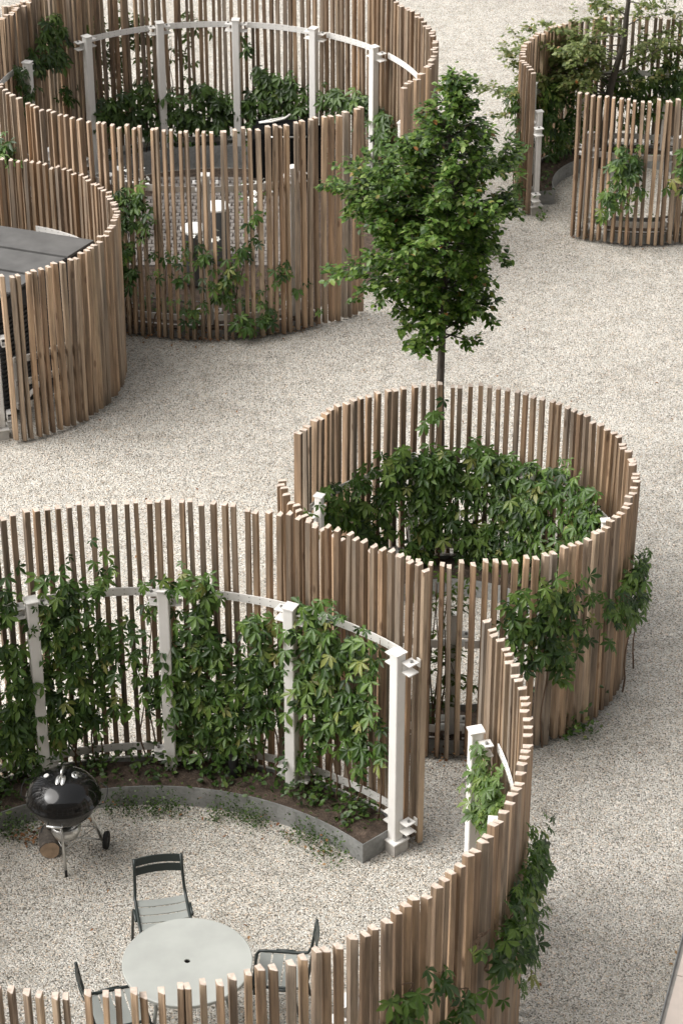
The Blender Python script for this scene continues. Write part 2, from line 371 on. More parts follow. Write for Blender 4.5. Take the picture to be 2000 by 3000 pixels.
def make_fence(ring, label, spans, posts, tall, pitch, rails=None, post_dr=.20, skip=()):
    cx, cy, r, h = RING[ring]
    f = thing('slat_fence', label, 'fence', 'rings of upright timber slats', (cx,cy,0))
    mesh = [slat_mesh(h, k) for k in range(3)]
    rnd = random.Random(ring)
    for a0, a1 in spans:                      # slats, degrees counter-clockwise
        n = max(1, round(R(a1-a0)*r/pitch))
        for i in range(n+1):
            a = a0 + (a1-a0)*i/n + (max(-.2,min(.2,rnd.gauss(0,.09 if ring == 'D' else .045)))*math.degrees(pitch/r) if 0 < i < n else 0)
            o = link('slat', rnd.choice(mesh), f)
            lean = rnd.gauss(0, R(.45 if ring == 'D' else .25)); rl = rnd.gauss(0, R(.25)); hz = rnd.gauss(0, .012)
            o.location = (r*math.cos(R(a)), r*math.sin(R(a)), min(hz, .02))
            q = Quaternion((0,0,1), R(a) + rnd.gauss(0, R(4.5))) @ Quaternion((1,0,0), lean) @ Quaternion((0,1,0), rl)
            o.rotation_mode = 'QUATERNION'; o.rotation_quaternion = q
    P = POST[tall]; rp = r - post_dr
    for a in posts:
        loc = (rp*math.cos(R(a)), rp*math.sin(R(a)), 0)
        o = link('post', P['post'], f, loc=loc); o.rotation_euler = (0,0,R(a))
        for nm in ('cap_plate','footing','base_plate','bolt'):
            link(nm, P[{'cap_plate':'cap','footing':'foot','base_plate':'plate','bolt':'bolt'}[nm]], o)
        for me, sgn, z in P['br']:
            link('bracket', me, o)
            link('nut', P['nut'], o, loc=(.05, sgn*.105, z+.05))
    ps = sorted(posts); r0 = r - .052; rr = r - .042
    for z in P['hr']:
        for a0, a1 in rails:
            nseg = max(3, int((a1-a0)/2)); m = MB()
            m.arc(0,0, r0-.010, r0, z-.038, z+.038, a0, a1, nseg)
            rail = m.build('rail', M['white'], f, label='upper white flat rail' if z > 1 else 'lower white flat rail')
            bm = MB(); nb = int(R(a1-a0)*r/pitch)
            for i in range(nb):
                a = a0 + (a1-a0)*(i+.5)/nb
                for dz in (-.02,.02):
                    bm.box(((r0-.011)*math.cos(R(a)), (r0-.011)*math.sin(R(a)), z+dz), (.004,.007,.007), R(a))
            bm.build('bolt_heads', M['bolt'], rail, kind='stuff')
    for a0, a1 in rails:                      # thin rod under the lower rail
        m = MB(); m.arc(0,0, r0-.02, r0-.006, .165, .175, a0, a1, max(3,int((a1-a0)/3)))
        m.build('rod', M['white'], f)
    return f

def bays(posts, gap):
    """rail spans between neighbouring posts, with the post ends left open"""
    out = []
    for a0, a1 in zip(posts, posts[1:]): out.append((a0+gap, a1-gap))
    return out
pA1 = [16.4-23.3*k for k in range(11)][::-1]; pA2 = [41.4+23*k for k in range(5)]
make_fence('A', 'tall round slat fence enclosing the table, chairs and kettle grill', [(39.6,226),(-134,23.3)],
           pA1+pA2, True, .0905, rails=bays(pA1,2.2)+bays(pA2,2.2)+[(39.2,40.0)])
pB = [154.6-49.5*k for k in range(7)][::-1]
make_fence('B', 'low round slat fence in front of the slender tree trunk', [(-173,155.5)], pB, False, .089, rails=bays(pB,3.6))
make_fence('C', 'low round slat fence around the grey roofed shed', [(-69.5,270)], [-73.5], False, .086, rails=[(-20,70)])
pD1 = [37.2,60.6,85.0,107.6,131.2]; pD2 = [157+22.9*k for k in range(7)]
make_fence('D', 'tall round slat fence enclosing the brick floor and white topped stools', [(-31.5,134),(148.5,312)],
           pD1+[-23]+pD2, True, .0865, rails=bays([-23,14]+pD1,2.4)+bays(pD2,2.4))
make_fence('E', 'tall slat fence seen through the gap at the upper left', [(-75,10)], [-60,-12], True, .082, rails=[(-58,-14)])
pF = [-156,-108,-60,-12,36,84,132,180]
make_fence('F', 'low round slat fence around the reddish olive tree', [(-126,201)], [-121,-74,-27,20,67,114,160,200.6], False, .089,
           rails=bays([-121,-74,-27,20,67,114,160,200.6],3.6), post_dr=.115)

# ------------------------------------------------------------------ planting beds with steel edging
def make_bed(ring, label, rin, a0, a1, h, panel_deg, ends=(True, True), soil_h=.12, wall=.055):
    cx, cy, r, _ = RING[ring]
    t = thing('planting_bed', label, 'planting bed', 'planting beds with steel edging', (cx,cy,0))
    n = max(1, round((a1-a0)/panel_deg)); rs = r - .30; ro = r - wall
    for i in range(n):
        b0, b1 = a0 + (a1-a0)*i/n, a0 + (a1-a0)*(i+1)/n; m = MB()
        m.arc(0,0, rin, rin+.006, 0, h, b0+.05, b1-.05, max(4,int((b1-b0)/3)))
        p = m.build('edging_panel', M['steel'], t)
        q = MB()
        for bb in (b0+1.2, b1-1.2):
            for z in (h*.3, h*.72):
                q.box(((rin-.003)*math.cos(R(bb)), (rin-.003)*math.sin(R(bb)), z), (.006,.014,.014), R(bb))
        q.build('rivets', M['bolt'], p, kind='stuff')
        if i < n-1:
            q = MB(); q.arc(0,0, rin-.004, rin-.001, .01, h-.012, b1-.8, b1+.8, 2); q.build('joint_strip', M['steel'], t)
    for e, a in zip(ends, (a0, a1)):
        if e:
            m = MB(); e1 = ro - (.17 if ro-rin > .4 else 0); m.box(((rin-.001+e1)/2*math.cos(R(a)), (rin-.001+e1)/2*math.sin(R(a)), h/2), (e1-rin+.001, .006, h-.002), R(a)); m.build('end_panel', M['steel'], t)
    m = MB(); m.arc(0,0, ro-.006, ro, .01, h*.8, a0+.5, a1-.5, int((a1-a0)/3)+2); m.build('back_panel', M['steel'], t)
    rnd = random.Random('soil'+ring); m = MB(); na = int((a1-a0)/1.6); nr = 7; vs = []; fs = []
    for i in range(na+1):
        a = a0+.2 + (a1-a0-.4)*i/na
        for k in range(nr+1):
            rr = rin+.007 + (ro-.013-rin)*k/nr; z = soil_h + rnd.gauss(0,.012) + .03*math.sin(k/nr*math.pi)
            vs.append((rr*math.cos(R(a)), rr*math.sin(R(a)), z))
    for i in range(na):
        for k in range(nr): fs.append((i*(nr+1)+k, i*(nr+1)+k+1, (i+1)*(nr+1)+k+1, (i+1)*(nr+1)+k))
    m.add(vs, fs); m.build('soil', M['soil'], t, smooth=True)
    return t
make_bed('A', 'curved steel edged soil bed behind the kettle grill', 2.365, 42.3, 150, .20, 19.5)
make_bed('B', 'steel edged soil bed inside the fence in front of the slender tree', 1.02, -125, 150, .19, 55)
make_bed('D', 'steel edged soil bed along the back of the brick floor', 2.29, 36, 130, .31, 24)
make_bed('D', 'dark steel edged soil bed behind the front slats of the stool enclosure', 1.95, 200, 300, .14, 25)
make_bed('F', 'steel edged soil bed under the reddish olive tree', 1.02, -110, 190, .19, 50)

# ------------------------------------------------------------------ leaves
def palmate(seed, k=5, drop=.25):
    """compound leaf of five folded leaflets spreading from one point; about 1 unit long"""
    rn = random.Random(seed); m = MB()
    vs = [(0,0,0)]; fs = []
    for i in range(k):
        a = R((-98,-50,0,50,98)[i] + rn.gauss(0,7)); ln = (.55,.78,.90,.78,.55)[i]*rn.uniform(.9,1.1); w = ln*rn.uniform(.17,.215)
        d = Vector((math.cos(a), math.sin(a), 0)); s = Vector((-d.y, d.x, 0)); up = Vector((0,0,1)); dp = drop*rn.uniform(.5,1.5)
        def P(t, u, z): return d*(ln*t) + s*(w*u) + up*(z - dp*ln*t*t)
        b = len(vs)
        vs += [P(.13,0,0), P(.40,.72,.05), P(.40,0,-.02), P(.40,-.72,.05), P(.66,.95,.06), P(.66,0,-.02), P(.66,-.95,.06), P(1.02,0,-.01)]
        fs += [(0,b,b) if False else (b,b+2,b+1), (b,b+3,b+2), (b+1,b+2,b+5,b+4), (b+2,b+3,b+6,b+5), (b+4,b+5,b+7), (b+5,b+6,b+7), (0,b+3,b), (0,b,b+1)]
    m.add(vs, fs); return m
def ovate(seed):
    rn = random.Random(seed); m = MB(); w = rn.uniform(.26,.33); dp = rn.uniform(.05,.25)
    def P(t,u,z): return (t, u*w, z - dp*t*t)
    m.add([P(0,0,0),P(.3,.85,.05),P(.3,0,-.01),P(.3,-.85,.05),P(.65,.9,.05),P(.65,0,-.01),P(.65,-.9,.05),P(1,0,0)],
          [(0,2,1),(0,3,2),(1,2,5,4),(2,3,6,5),(4,5,7),(5,6,7)]); return m
def leaf_frame(pos, normal, tip, size):
    n = normal.normalized(); t = (tip - n*tip.dot(n))
    t = t.normalized() if t.length > 1e-4 else n.orthogonal().normalized()
    b = n.cross(t)
    return Matrix(((t.x*size,b.x*size,n.x*size,pos.x),(t.y*size,b.y*size,n.y*size,pos.y),(t.z*size,b.z*size,n.z*size,pos.z),(0,0,0,1)))
PALM = [palmate(i) for i in range(5)]; OVAL = [ovate(i) for i in range(4)]
def leaf_meshes(protos, mat): return [p.mesh('leaf', [mat], True) for p in protos]
LM = {k: leaf_meshes(PALM, M[k]) for k in ('creeper','creeper_young','creeper_dark')}
LM['beech'] = leaf_meshes(OVAL, M['beech']); LM['olive'] = leaf_meshes(OVAL, M['olive'])
def place_leaves(t, frames, key, protos, limit=300):
    """the largest leaves as parts, what is past the limit joined"""
    frames = sorted(frames, key=lambda q: -q[1])
    for mtx, _s, k in frames[:limit]: link('leaf', LM[key][k], t, M=mtx)
    if len(frames) > limit:
        m = MB()
        for mtx, _s, k in frames[limit:]:
            m.add([mtx @ Vector(v) for v in protos[k].v], protos[k].f)
        m.build('foliage', M[key], t, smooth=True, kind='stuff')

VINES = {
 'A1': ('A',.16,[(114,1.89,2.4,.23),(116,1.54,2.7,.3),(114,1.15,3,.27),(116,.72,3.7,.31),(112,.72,3,.38)]),
 'A2': ('A',.16,[(104,2.08,4.1,.13),(98,2.12,1.8,.2),(105,1.75,4.7,.3),(101,1.39,4.8,.34),(105,1.21,5.3,.38),(101,.83,4.8,.35),(106,.62,3.7,.25),(93,1.39,1.6,.2),(92,1.11,2,.24),(90,1.9,1,.2)]),
 'A3': ('A',.16,[(83,2.04,5,.1),(83,1.84,4.4,.2),(82,1.58,3.4,.2),(85,1.29,3,.28),(81,1.17,4.2,.31),(86,.83,4.2,.32),(80,.76,5,.29),(84,.45,4.3,.22)]),
 'A4': ('A',.16,[(71,1.6,3.8,.2),(73,1.26,5,.31),(69,1.21,3.2,.31),(75,.9,5.7,.28),(71,.8,3.8,.25),(75,.51,4.5,.22)]),
 'A5': ('A',.18,[(59,2.05,4.1,.1),(61,1.86,4,.2),(56,1.82,6,.3),(60,1.42,5.5,.34),(53,1.44,5.8,.37),(48,1.8,2.4,.2),(58,1.04,5.7,.31),(51,1.12,4.5,.31),(62,.63,3.5,.21),(50,.79,3.8,.24)]),
 'A6': ('A',.16,[(12,1.88,3,.1),(8,1.8,4,.18),(3,1.82,5,.2),(-3,1.7,5,.25),(8,1.4,5,.25),(-8,1.75,4,.2),(14,1.5,2,.4)]),
 'A7': ('A',-.1,[(-11,2.1,2,.15),(-14,1.95,5,.17),(-9,1.6,6,.21),(-17,1.75,8,.25),(-24,1.82,6,.2),(-10,1.14,5,.17),(-17,1.22,6,.15)]),
 'A8': ('A',-.08,[(-33,1.97,2.4,.05),(-28,1.68,4,.12),(-23,1.36,4,.09)]),
 'A9': ('A',-.08,[(-40,1.94,3.3,.09),(-37,1.63,3,.12),(-38,1.45,2,.09)]),
 'A10': ('A',-.08,[(-48,2.08,1.8,.1),(-47,1.88,3,.14),(-50,1.8,2.2,.12)]),
 'B1': ('B',.16,[(141,1.32,9,.1),(137,1.05,11,.2),(133,.75,11,.22),(122,1.26,9,.16),(122,.95,9.5,.26),(120,.55,7.8,.15),(135,.4,14,.2)]),
 'B2': ('B',.23,[(109,1.34,9.8,.12),(105,1.15,5,.2),(105,.75,4,.3),(96,1.36,8,.12),(106,1.1,9.8,.2),(94,1.12,8,.2),(96,.75,6,.23),(102,.46,4,.19),(86,.68,4,.23),(98,.4,12,.2),(96,1.75,1.6,.2)]),
 'B3': ('B',.19,[(79,1.36,9.3,.15),(68,1.26,8.3,.16),(79,1,6,.2),(68,.9,9,.26),(74,.47,8,.2),(72,.35,14,.2)]),
 'B4': ('B',.22,[(49,1.28,13,.16),(56,1.1,6,.25),(56,.7,6,.3),(33,1.38,12,.15),(55,1,11,.22),(40,1.08,15,.25),(20,1.36,12,.15),(54,.58,12.8,.23),(33,.9,15,.2),(14,1.2,12,.15),(45,.4,16,.2)]),
 'B5': ('B',.14,[(-166,1.72,6,.12),(-160,1.66,6,.1)]),
 'B6': ('B',-.1,[(-70,1.58,8.5,.22),(-61,1.62,7,.2),(-56,1.42,8,.24),(-65,1.3,9,.25),(-73,1.42,4.2,.17),(-60,1.08,7,.2),(-69,1.16,4.4,.14),(-52,1.1,4.2,.15),(-59,.86,3,.18)]),
 'B7': ('B',-.12,[(-21,1.3,9,.2),(-27,1.18,11,.2),(-12,.85,7,.12),(-37,1.27,8,.2),(-35,.96,4,.08)]),
 'B8': ('B',.13,[(-98,1.6,4.4,.2),(-93,1.66,3.3,.2),(-95,1.22,3,.28),(-92,.82,5.4,.17),(-97,.56,4.6,.14)]),
 'D1': ('D',.16,[(124,.92,5.7,.17),(127,.76,4.7,.19),(118,.8,6.5,.22),(111,.98,5.2,.22),(110,.69,5.2,.19)]),
 'D2': ('D',.16,[(101,.7,6.2,.19),(95,.9,6.1,.17),(97,.54,6.1,.14),(90,.77,5.1,.24),(86,.68,4.1,.19)]),
 'D3': ('D',.16,[(78,1.14,4.2,.17),(71,1.14,6.4,.17),(78,.8,6.2,.29),(69,.84,6.6,.29),(66,.72,3.3,.19),(83,1.54,1,.28)]),
 'D4': ('D',.16,[(56,.99,4.8,.17),(49,1.12,6.6,.12),(43,1.1,5.8,.12)]),
 'D5': ('D',.2,[(34,.95,8,.22),(31,.73,8.8,.28),(36,.4,6.8,.22)]),
 'D6': ('D',.16,[(160,1.84,3,.2),(158,1.55,3,.17)]),
 'D7': ('D',-.02,[(-109,1.72,5.4,.1),(-104,1.72,4.3,.14),(-104,1.53,2.6,.16),(-109,1.08,2.8,.5)]),
 'D8': ('D',-.02,[(-86,1.06,5.2,.16),(-80,1.09,5.2,.2),(-75,1.11,4.5,.16),(-92,1.15,5.2,.24),(-100,.8,6,.3),(-88,.6,9,.3),(-72,.7,7,.35),(-79,1.46,2.6,.16),(-67,1.14,1.8,.2)]),
 'D9': ('D',-.06,[(-78,.26,3.2,.14),(-62,.2,1.6,.12)]),
 'D10': ('D',-.1,[(-143,1.97,4.4,.14)]),
 'D11': ('D',-.14,[(126,1.6,7,.5),(115,1.5,8,.6),(104,1.2,6,.6),(120,.7,10,.4),(98,1.7,4,.3)]),
 'E1': ('E',-.1,[(-34,1.98,6.3,.24),(-36,1.74,6.4,.2),(-32,2.26,2.6,.16),(-29,1.18,3.4,.12)]),
 'F1': ('F',.18,[(142,.66,16,.25),(147,1.08,14,.2),(133,.84,17,.26),(121,.5,15,.25),(131,.35,15,.2)]),
 'F2': ('F',.16,[(77,1.04,15,.18),(66,1.26,10,.2),(61,1.04,10,.18),(96,.98,12,.18),(84,.64,11,.18)]),
 'F3': ('F',-.08,[(-173,1.4,5,.2),(-174,1.1,7,.2),(-167,.85,8,.2),(-163,.4,5,.26)]),
 'F4': ('F',-.08,[(-100,1.14,5.8,.16),(-100,.86,5.8,.2),(-105,.67,4.4,.13),(-107,.44,3.6,.1),(-97,1.27,4.2,.08)]),
 'F5': ('F',-.08,[(-76,1.04,3,.3)])}
def make_vine(key, label, n, size=.155, mat='creeper', cluster=5, stems=4, cat='vine'):
    ring, dr, blobs = VINES[key]; cx, cy, r, h = RING[ring]; rn = random.Random(key)
    inside = dr > 0; rad = r - dr
    am = sum(b[0] for b in blobs)/len(blobs)
    base = Vector((cx + rad*math.cos(R(am)), cy + rad*math.sin(R(am)), 0))
    t = thing('creeper_vine', label, cat, 'creepers on the slat fences', base)
    wts = [b[2]*b[3] for b in blobs]; frames = []
    def world(a, z, q): return Vector((cx + (rad+q)*math.cos(R(a)), cy + (rad+q)*math.sin(R(a)), z)) - base
    while len(frames) < n:
        b = rn.choices(blobs, wts)[0]
        while True:
            u, w = rn.uniform(-1,1), rn.uniform(-1,1)
            if u*u + w*w < 1: break
        a, z = b[0] + u*b[2], b[1] + w*b[3]
        if z < .14: continue
        for _ in range(rn.randint(2, cluster)):
            s = size*rn.choices((rn.uniform(.45,.7), rn.uniform(.75,1.15)), (1, 2.2))[0]
            aa = a + rn.gauss(0, math.degrees(.055/rad)); zz = max(.1, z + rn.gauss(0,.055))
            q = rn.gauss(0,.03) + (rn.uniform(-.07,.03) if inside else rn.uniform(-.02,.06))
            p = world(aa, zz, q)
            out = Vector((math.cos(R(aa)), math.sin(R(aa)), 0))*(-1 if inside else 1); tan = Vector((-out.y, out.x, 0))
            nrm = out*rn.uniform(.35,1) + Vector((0,0,1))*rn.uniform(.35,1.1) + tan*rn.gauss(0,.35)
            tip = Vector((0,0,-1))*rn.uniform(.5,1.2) + out*rn.uniform(.1,.7) + tan*rn.gauss(0,.6)
            frames.append((leaf_frame(p, nrm, tip, s), s, rn.randrange(5)))
    place_leaves(t, frames[:n], mat, PALM)
    zmax = max(b[1]+b[3]*.6 for b in blobs)
    for i in range(stems):
        b = rn.choice(blobs); a = b[0] + rn.uniform(-.6,.6)*b[2]; z0 = .05 if b[1]-b[3] < 1.0 or inside else max(.05, b[1]-b[3])
        zt = b[1] + b[3]*.7; pts = []; k = 9; a0 = a + rn.gauss(0, 1.5)
        for j in range(k):
            f = j/(k-1); pts.append(world(a0 + (a-a0)*f + .7*math.sin(f*9+i), z0 + (zt-z0)*f, rn.gauss(0,.008) + (.03 if inside else -.03)))
        m = MB(); m.tube(pts, [.009*(1-.65*j/(k-1)) for j in range(k)], 5); m.build('stem', M['vine_stem'], t, smooth=True)
    return t
make_vine('A1', 'creeper at the left picture edge beside the leftmost near white post', 260, 0.12)
make_vine('A2', 'broad creeper on the slats directly behind the kettle grill', 440, 0.12, stems=6)
make_vine('A3', 'creeper hanging over the rail around the second near white post', 400, 0.12, stems=5)
make_vine('A4', 'creeper patch left of the third white post of the table enclosure', 300, 0.12, stems=5)
make_vine('A5', 'dense creeper between the two right white posts of the table enclosure', 480, 0.125, stems=6)
make_vine('A6', 'light green creeper wrapped round the white post by the enclosure entrance', 170, .13, 'creeper_young')
make_vine('A7', 'creeper spilling down the outer right side of the nearest fence', 260, 0.12)
make_vine('A8', 'thin creeper tendril trailing over the outside slats of the nearest fence', 26, .14, stems=3)
make_vine('A9', 'small creeper shoot near the bottom edge on the outside slats', 24, .16, stems=3)
make_vine('A10', 'small creeper shoot at the bottom edge left of the other shoot', 26, .16, stems=3)
make_vine('B1', 'creeper on the left inside wall of the middle ring', 380, 0.12)
make_vine('B2', 'creeper on the inside far wall of the middle ring, before the trunk', 460, 0.12, stems=6)
make_vine('B3', 'creeper on the inside far wall of the middle ring, right of the trunk', 400, 0.12)
make_vine('B4', 'dense creeper on the right inside wall of the middle ring', 520, 0.125)
make_vine('B5', 'pale creeper tuft on the left tip of the middle ring', 24, .12, 'creeper_young', stems=1)
make_vine('B6', 'large leaved creeper clump on the front outside of the middle ring', 240, 0.125)
make_vine('B7', 'creeper clump sticking out at the right side of the middle ring', 160, 0.12)
make_vine('B8', 'sparse creeper behind the front slats of the middle ring', 85, .13, stems=5)
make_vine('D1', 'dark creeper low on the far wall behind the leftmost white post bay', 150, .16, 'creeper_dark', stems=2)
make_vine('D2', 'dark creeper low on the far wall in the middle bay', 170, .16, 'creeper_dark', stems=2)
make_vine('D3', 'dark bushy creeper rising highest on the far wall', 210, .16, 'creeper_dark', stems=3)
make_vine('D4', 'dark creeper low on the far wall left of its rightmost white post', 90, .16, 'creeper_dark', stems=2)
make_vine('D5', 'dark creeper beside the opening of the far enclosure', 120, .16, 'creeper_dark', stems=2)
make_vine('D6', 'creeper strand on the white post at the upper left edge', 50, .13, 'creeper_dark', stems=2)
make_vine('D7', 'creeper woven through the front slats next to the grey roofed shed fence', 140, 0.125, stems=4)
make_vine('D8', 'creeper woven through the front slats below the white stools', 130, 0.125, stems=4)
make_vine('D9', 'small creeper shoots at the foot of the far enclosure front', 26, .13, stems=2)
make_vine('D10', 'small creeper clump above the grey roofed shed fence at the left edge', 30, .15, stems=1)
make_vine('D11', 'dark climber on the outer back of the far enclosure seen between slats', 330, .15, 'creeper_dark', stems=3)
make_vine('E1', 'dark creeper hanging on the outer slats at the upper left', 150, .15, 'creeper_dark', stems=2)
make_vine('F1', 'creeper on the left inside wall of the olive tree enclosure', 240, 0.13, stems=3)
make_vine('F2', 'creeper on the far inside wall of the olive tree enclosure', 220, 0.13, stems=3)
make_vine('F3', 'creeper on the outer left side of the olive tree enclosure', 70, .13, stems=2)
make_vine('F4', 'creeper clump on the front outside of the olive tree enclosure', 110, 0.13, stems=2)
make_vine('F5', 'creeper strand at the right picture edge of the olive tree enclosure', 24, .14, stems=1)

# ------------------------------------------------------------------ trees
def make_tree(name, label, base, prof, trunk_pts, trunk_r, n_limbs, key, leaf, leaves_per_m, extra=(), seed=1, spread=.8, parts=300, dens=1.0):
    """prof: list of (height, left reach, right reach); limbs leave the trunk in a spiral and carry leafy twigs"""
    rn = random.Random(seed); base = Vector(base)
    t = thing(name, label, 'tree', None, base)
    tp = [Vector(p) for p in trunk_pts]
    def on_trunk(z):
        for p, q in zip(tp, tp[1:]):
            if p.z <= z <= q.z: return p.lerp(q, (z-p.z)/(q.z-p.z))
        return tp[-1].copy()
    m = MB(); k = len(tp); m.tube(tp, [trunk_r*(1-.85*(i/(k-1))**1.2) for i in range(k)], 10)
    m.build('trunk', M['bark'], t, smooth=True)
    def reach(z, a):
        for (z0,l0,r0),(z1,l1,r1) in zip(prof, prof[1:]):
            if z0 <= z <= z1:
                f = (z-z0)/(z1-z0); l = l0+(l1-l0)*f; r = r0+(r1-r0)*f
                w = (1+math.cos(a))/2; return l*(1-w) + r*w
        return .1
    frames = []; twigs = MB()
    def spray(p0, d, ln, lev):
        k = 5; pts = [p0]; d = d.normalized(); p = p0.copy()
        for j in range(k):
            d = (d + Vector((rn.gauss(0,.12), rn.gauss(0,.12), rn.gauss(.0,.08) - .03*lev))).normalized(); p = p + d*(ln/k); pts.append(p.copy())
        r0 = .011 if lev == 0 else .004
        twigs.tube(pts, [r0*(1-.8*j/k) for j in range(k+1)], 4, cap=False)
        cnt = max(2, int(ln*leaves_per_m*dens*rn.uniform(.75,1.25)))
        for _ in range(cnt):
            f = rn.uniform(.25 if lev == 0 else .05, 1.02)*k; i = min(k-1, int(f)); q = pts[i].lerp(pts[i+1], f-i)
            q = q + Vector((rn.gauss(0,.022), rn.gauss(0,.022), rn.gauss(0,.018)))
            side = d.cross(Vector((0,0,1)))
            if side.length < .05: side = Vector((1,0,0))
            side.normalize(); sg = rn.choice((-1,1))
            nrm = Vector((rn.gauss(0,.38), rn.gauss(0,.38), 1)); tip = d*rn.uniform(.3,1) + side*sg*rn.uniform(.3,1) + Vector((0,0,-rn.uniform(.05,.6)))
            s = leaf*rn.uniform(.6,1.2); frames.append((leaf_frame(q, nrm, tip, s), s, rn.randrange(4)))
        if lev < 2:
            for _ in range(max(2, int(ln*(7 if lev == 0 else 6)))):
                f = rn.uniform(.2,.95)*k; i = min(k-1,int(f)); q = pts[i].lerp(pts[i+1], f-i)
                dd = (pts[i+1]-pts[i]).normalized(); o = Vector((rn.gauss(0,1), rn.gauss(0,1), rn.gauss(0,.5)))
                o = (o - dd*o.dot(dd)).normalized()
                spray(q, dd*.8 + o*spread, ln*rn.uniform(.25,.5)*(1 if lev == 0 else .8), lev+1)
    z0, z1 = prof[0][0], prof[-1][0]
    for i in range(n_limbs):
        z = z0 + (z1-z0)*(i+rn.random())/n_limbs; a = i*2.4 + rn.gauss(0,.3)
        ln = reach(z, a)*rn.uniform(.7,1.08); zz = max(z0-.12, z - ln*.28); d = Vector((math.cos(a), math.sin(a), rn.uniform(.15,.6)))
        if ln > .06: spray(on_trunk(zz), d, ln, 0)
    for (z, a, ln, up) in extra: spray(on_trunk(z), Vector((math.cos(R(a)), math.sin(R(a)), up)), ln, 0)
    twigs.build('branches', M['bark'], t, smooth=True, kind='stuff')
    cb = Vector((0,0,12.8)) - base                       # the leaves towards the house show largest
    fr = sorted(frames, key=lambda q: (q[0].translation - cb).length - q[1]*4)
    front, rest = fr[:parts], fr[parts:]
    for mtx, s, k in front: link('leaf', LM[key][k], t, M=mtx)
    m = MB()
    for mtx, s, k in rest: m.add([mtx @ Vector(v) for v in OVAL[k].v], OVAL[k].f)
    m.build('crown', M[key], t, smooth=True, kind='stuff')
    print(name, 'leaves', len(frames))
    return t
make_tree('slender_tree', 'slender dark green tree with a single thin trunk behind the middle fence', (.945,20.22,0),
  [(2.46,.48,.40),(2.7,.52,.42),(2.88,.52,.48),(3.04,.60,.44),(3.24,.74,.44),(3.44,.92,.50),(3.63,.95,.56),(3.9,.92,.64),(4.1,.72,.62),(4.3,.44,.44),(4.5,.33,.36),(4.72,.22,.28),(4.92,.10,.14),(5.02,.05,.06)],
  [(0,0,0),(.01,0,1.0),(-.01,.01,1.9),(.0,.0,2.5),(.02,.01,3.2),(.0,.02,3.9),(.02,.0,4.6),(.03,.0,4.96)], .048, 150, 'beech', .066, 104,
  extra=[(3.0,180,1.05,.15),(3.5,176,1.0,.25),(3.7,186,.95,.3),(3.9,5,.75,.3),(3.05,192,.88,.2),(2.55,-8,.58,.38),(2.6,10,.5,.3),(4.6,70,.4,1.6),(4.65,30,.36,1.8),(2.42,-30,.34,.0)], seed=5)
make_tree('olive_leaved_tree', 'sparse tree with reddish olive leaves at the upper right corner', (3.42,29.75,0),
  [(1.3,1.0,.5),(1.6,1.1,.7),(1.9,1.05,.8),(2.2,.8,.8),(2.5,.7,.8),(2.9,.6,.7),(3.4,.4,.5),(3.8,.2,.2)],
  [(0,0,0),(.05,0,.6),(.08,.02,1.1),(.2,0,1.7),(.24,.0,2.3),(.28,0,3.0),(.3,0,3.7)], .06, 24, 'olive', .066, 80,
  extra=[(.9,175,1.0,.6),(1.0,190,1.0,.5),(1.0,160,.9,.7),(1.1,200,.9,.8),(1.0,182,1.2,.35),(1.2,168,1.15,.25),(1.4,192,1.1,.2),(1.6,176,1.05,.15),(1.3,212,.9,.2),(1.8,165,.9,.1),(1.5,150,.9,.2),(1.1,178,1.3,.15),(1.3,185,1.3,.05),(1.5,170,1.2,.0),(1.7,188,1.1,.05),(1.0,165,1.2,.4),(1.2,10,.9,.6),(1.3,-15,.8,.7)], seed=9)

# ------------------------------------------------------------------ table and chairs
M['table'] = mat_flat('pale_grey_green_paint', (.34,.35,.325), .45, 0, .09, 3.5)
M['chair'] = mat_flat('grey_green_paint', (.255,.268,.250), .38, 0, .08, 4)
M['chair_dark'] = mat_flat('dark_green_paint', (.020,.027,.025), .4, 0, .1, 4)
M['black'] = mat_flat('black_enamel', (.006,.006,.006), .10, 0, .1, 4)
M['black_matt'] = mat_flat('black_plastic', (.007,.007,.007), .7, 0, .2, 4)
M['black_cover'] = mat_flat('black_cover_cloth', (.006,.006,.006), 1.0, 0, .2, 4); M['black_cover'].node_tree.nodes['Principled BSDF'].inputs['Specular IOR Level'].default_value = .1
M['chrome'] = mat_flat('aluminium', (.60,.60,.58), .28, .9, .05, 5)
M['dark_grey'] = mat_flat('dark_grey_paint', (.045,.047,.048), .5, 0, .1, 4)
M['stool_grey'] = mat_flat('stool_grey', (.11,.115,.115), .6, 0, .1, 4)
M['white_top'] = mat_flat('white_top', (.78,.77,.73), .5, 0, .04, 4)
M['roof'] = mat_flat('grey_roof_felt', (.088,.086,.083), .8, 0, .22, 4, .15)
M['shed'] = mat_flat('charcoal_cladding', (.040,.040,.042), .7, 0, .15, 5)
M['log'] = mat_flat('cut_log_face', (.40,.29,.20), .85, 0, .3, 14)

